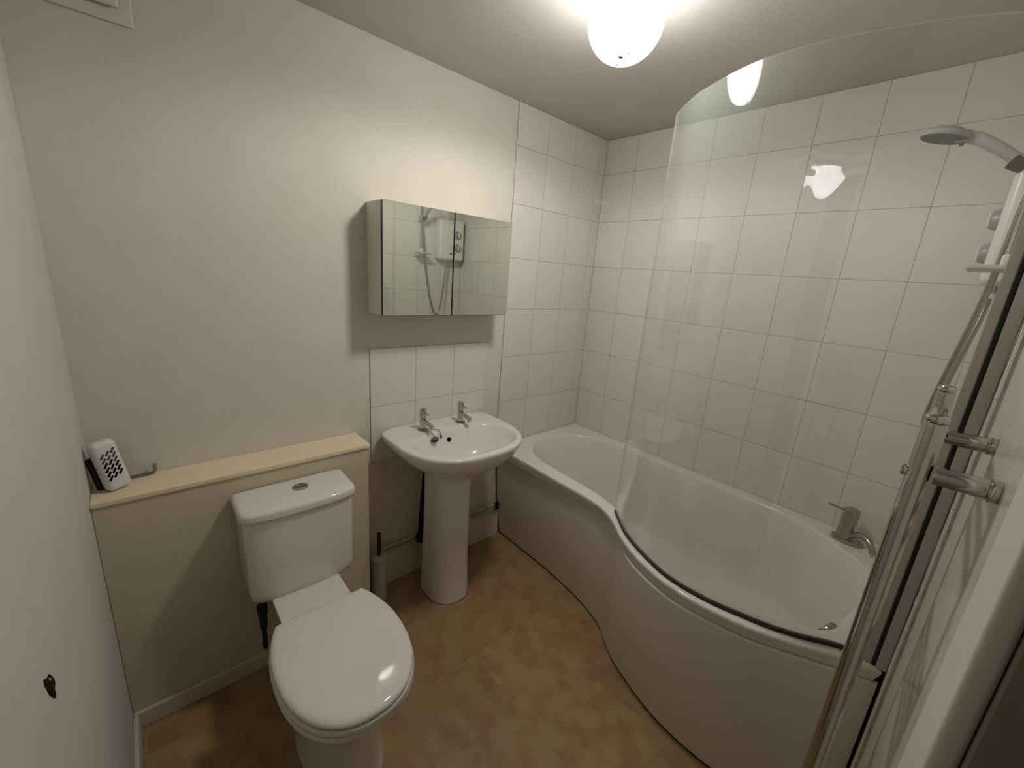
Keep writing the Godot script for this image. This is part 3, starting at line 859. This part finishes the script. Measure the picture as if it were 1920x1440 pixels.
# ---------------------------------------------------------------- towel radiator
func build_radiator() -> void:
	var t := thing("towel_radiator", "chrome ladder towel radiator on the wall beside the doorway", "radiator", Vector3(-1.17, 0.13, FRONT))
	var zc := 1.6015
	var xs := [-1.300, -1.040]
	for k in 2:
		var tall := 1.2085 + 0.006 * k
		var x := Transform3D(Basis(), Vector3(xs[k], 0.13, zc - 0.0025 * k))
		var up := part("upright", lathe([Vector2(0.008, 0), Vector2(0.0120, 0.003), Vector2(0.0125, 0.008), Vector2(0.0125, tall - 0.004), Vector2(0.0115, tall)], 40, x), mats.chrome, t)
		part("end_cap", lathe([Vector2(0.0108, tall + 0.0012), Vector2(0.0124, tall + 0.004), Vector2(0.0122, tall + 0.008), Vector2(0.010, tall + 0.011), Vector2(0.004, tall + 0.0125), Vector2(0.001, tall + 0.0126)], 40, x), mats.chrome, up)
	for g in [[1.316, 3], [1.06, 4], [0.74, 5], [0.37, 6]]:
		for k in g[1]:
			var yy: float = g[0] - 0.042 * k
			part("rung", rod(Vector3(xs[0] + 0.0118, yy, zc - 0.001), Vector3(xs[1] - 0.0118, yy, zc - 0.002), 0.0095, 18), mats.chrome, t)
	for b in [[-1.300, 1.270], [-1.040, 1.270], [-1.300, 0.27], [-1.040, 0.27]]:
		var br := part("wall_bracket", lathe([Vector2(0.011, 0), Vector2(0.0128, 0.002), Vector2(0.0132, 0.0475), Vector2(0.0124, 0.0482), Vector2(0.0140, 0.0490), Vector2(0.0146, 0.0500), Vector2(0.0146, FRONT - 1.6166)], 30, aim(Vector3(b[0], b[1], 1.6162), Vector3(0, 0, 1))), mats.chrome, t)
		part("clamp_screw", lathe([Vector2(0.0065, -0.004), Vector2(0.0075, 0.0), Vector2(0.0075, 0.0035), Vector2(0.005, 0.0048), Vector2(0.001, 0.0049)], 20, aim(Vector3(b[0], b[1] - 0.004, zc - 0.0128), Vector3(0, 0, -1))), mats.chrome, br)


# ---------------------------------------------------------------- the rest
func build_small_things() -> void:
	# air freshener on the ledge
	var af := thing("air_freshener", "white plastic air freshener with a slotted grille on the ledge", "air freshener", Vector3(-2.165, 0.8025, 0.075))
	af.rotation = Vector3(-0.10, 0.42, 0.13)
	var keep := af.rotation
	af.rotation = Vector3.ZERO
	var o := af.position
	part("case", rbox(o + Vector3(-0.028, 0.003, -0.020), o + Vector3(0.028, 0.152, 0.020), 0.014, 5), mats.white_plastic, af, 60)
	part("shadow_block", rbox(o + Vector3(-0.036, 0.004, -0.040), o + Vector3(0.020, 0.105, -0.0205), 0.009, 3), mats.black_rubber, af, 60)  # black block stands in for the dark shadow left of the case
	for i in 6:
		for j in 3:
			var c := o + Vector3(-0.0135 + 0.0125 * j, 0.044 + 0.0135 * i + 0.0050 * j, 0.0196)
			var bar := Mb.new().add(rbox(Vector3(-0.0029, -0.0084, -0.0008), Vector3(0.0029, 0.0084, 0.0008), 0.0007, 2), Transform3D(Basis(Vector3.BACK, -0.62), c))
			part("grille_slot", bar, mats.void_dark if i < 4 - j * 0.6 else mats.grey_slot, af)
	af.rotation = keep
	# bent metal hook on the ledge
	var hk := part("metal_hook", tube([Vector3(-2.150, 0.8075, 0.026), Vector3(-2.098, 0.8075, 0.022)] + smooth_path([Vector3(-2.092, 0.8076, 0.0215), Vector3(-2.086, 0.810, 0.021), Vector3(-2.083, 0.817, 0.0205), Vector3(-2.083, 0.836, 0.020)], 4), 0.0048, 12), mats.chrome_worn, self)
	tag(hk, "bent metal hook lying on the cream ledge by the air freshener", "hook")
	# toilet brush
	var tb := thing("toilet_brush", "pale grey toilet brush holder with a dark metal handle by the boxing", "toilet brush", Vector3(-1.385, 0, 0.078))
	var x := Transform3D(Basis(), tb.position)
	part("holder", lathe([Vector2(0.033, 0.0005), Vector2(0.035, 0.003), Vector2(0.032, 0.10), Vector2(0.031, 0.185)], 32, x), mats.pale_grey_plastic, tb)
	part("holder_collar", lathe([Vector2(0.031, 0.1855), Vector2(0.033, 0.195), Vector2(0.037, 0.210), Vector2(0.037, 0.222), Vector2(0.028, 0.226), Vector2(0.010, 0.228)], 32, x), mats.pale_grey_plastic, tb)
	part("handle", lathe([Vector2(0.0082, 0.2285), Vector2(0.0086, 0.24), Vector2(0.0086, 0.322), Vector2(0.0076, 0.325), Vector2(0.0090, 0.329), Vector2(0.0090, 0.338), Vector2(0.005, 0.342)], 18, x), mats.dark_metal, tb)
	# heating pipes
	for p in [[0.214, "upper painted pipe running above the skirting behind the basin pedestal", 0.031], [0.186, "lower painted pipe running along the skirting behind the basin pedestal", 0.029]]:
		var pp := thing("water_pipe", p[1], "pipe", Vector3(-1.0, p[0], p[2]), "pipes behind the basin")
		part("pipe_run", rod(Vector3(-1.445, p[0], p[2]), Vector3(-0.682, p[0], p[2]), 0.0075, 14), mats.pipe_paint, pp)
		part("bare_end", rod(Vector3(-0.682, p[0], p[2]), Vector3(-0.662, p[0], p[2]), 0.0074, 14), mats.copper, pp)
		part("pipe_sleeve", rod(Vector3(-0.664, p[0], p[2]), Vector3(-0.651, p[0], p[2]), 0.0115, 16), mats.void_dark, pp)
	# extractor fan on the back wall, near the ceiling
	var v := thing("extractor_fan", "square white extractor fan high on the back wall", "fan", Vector3(-2.095, 2.12, 0))
	part("frame", rbox(Vector3(-2.205, 2.015, 0.0005), Vector3(-1.990, 2.23, 0.010), 0.006, 3), mats.cabinet_white, v)
	part("cover", rbox(Vector3(-2.180, 2.043, 0.0175), Vector3(-2.015, 2.206, 0.032), 0.006, 3), mats.cabinet_white, v)
	part("opening", rbox(Vector3(-2.174, 2.047, 0.0102), Vector3(-2.019, 2.200, 0.0173), 0.001, 1), mats.void_dark, v)
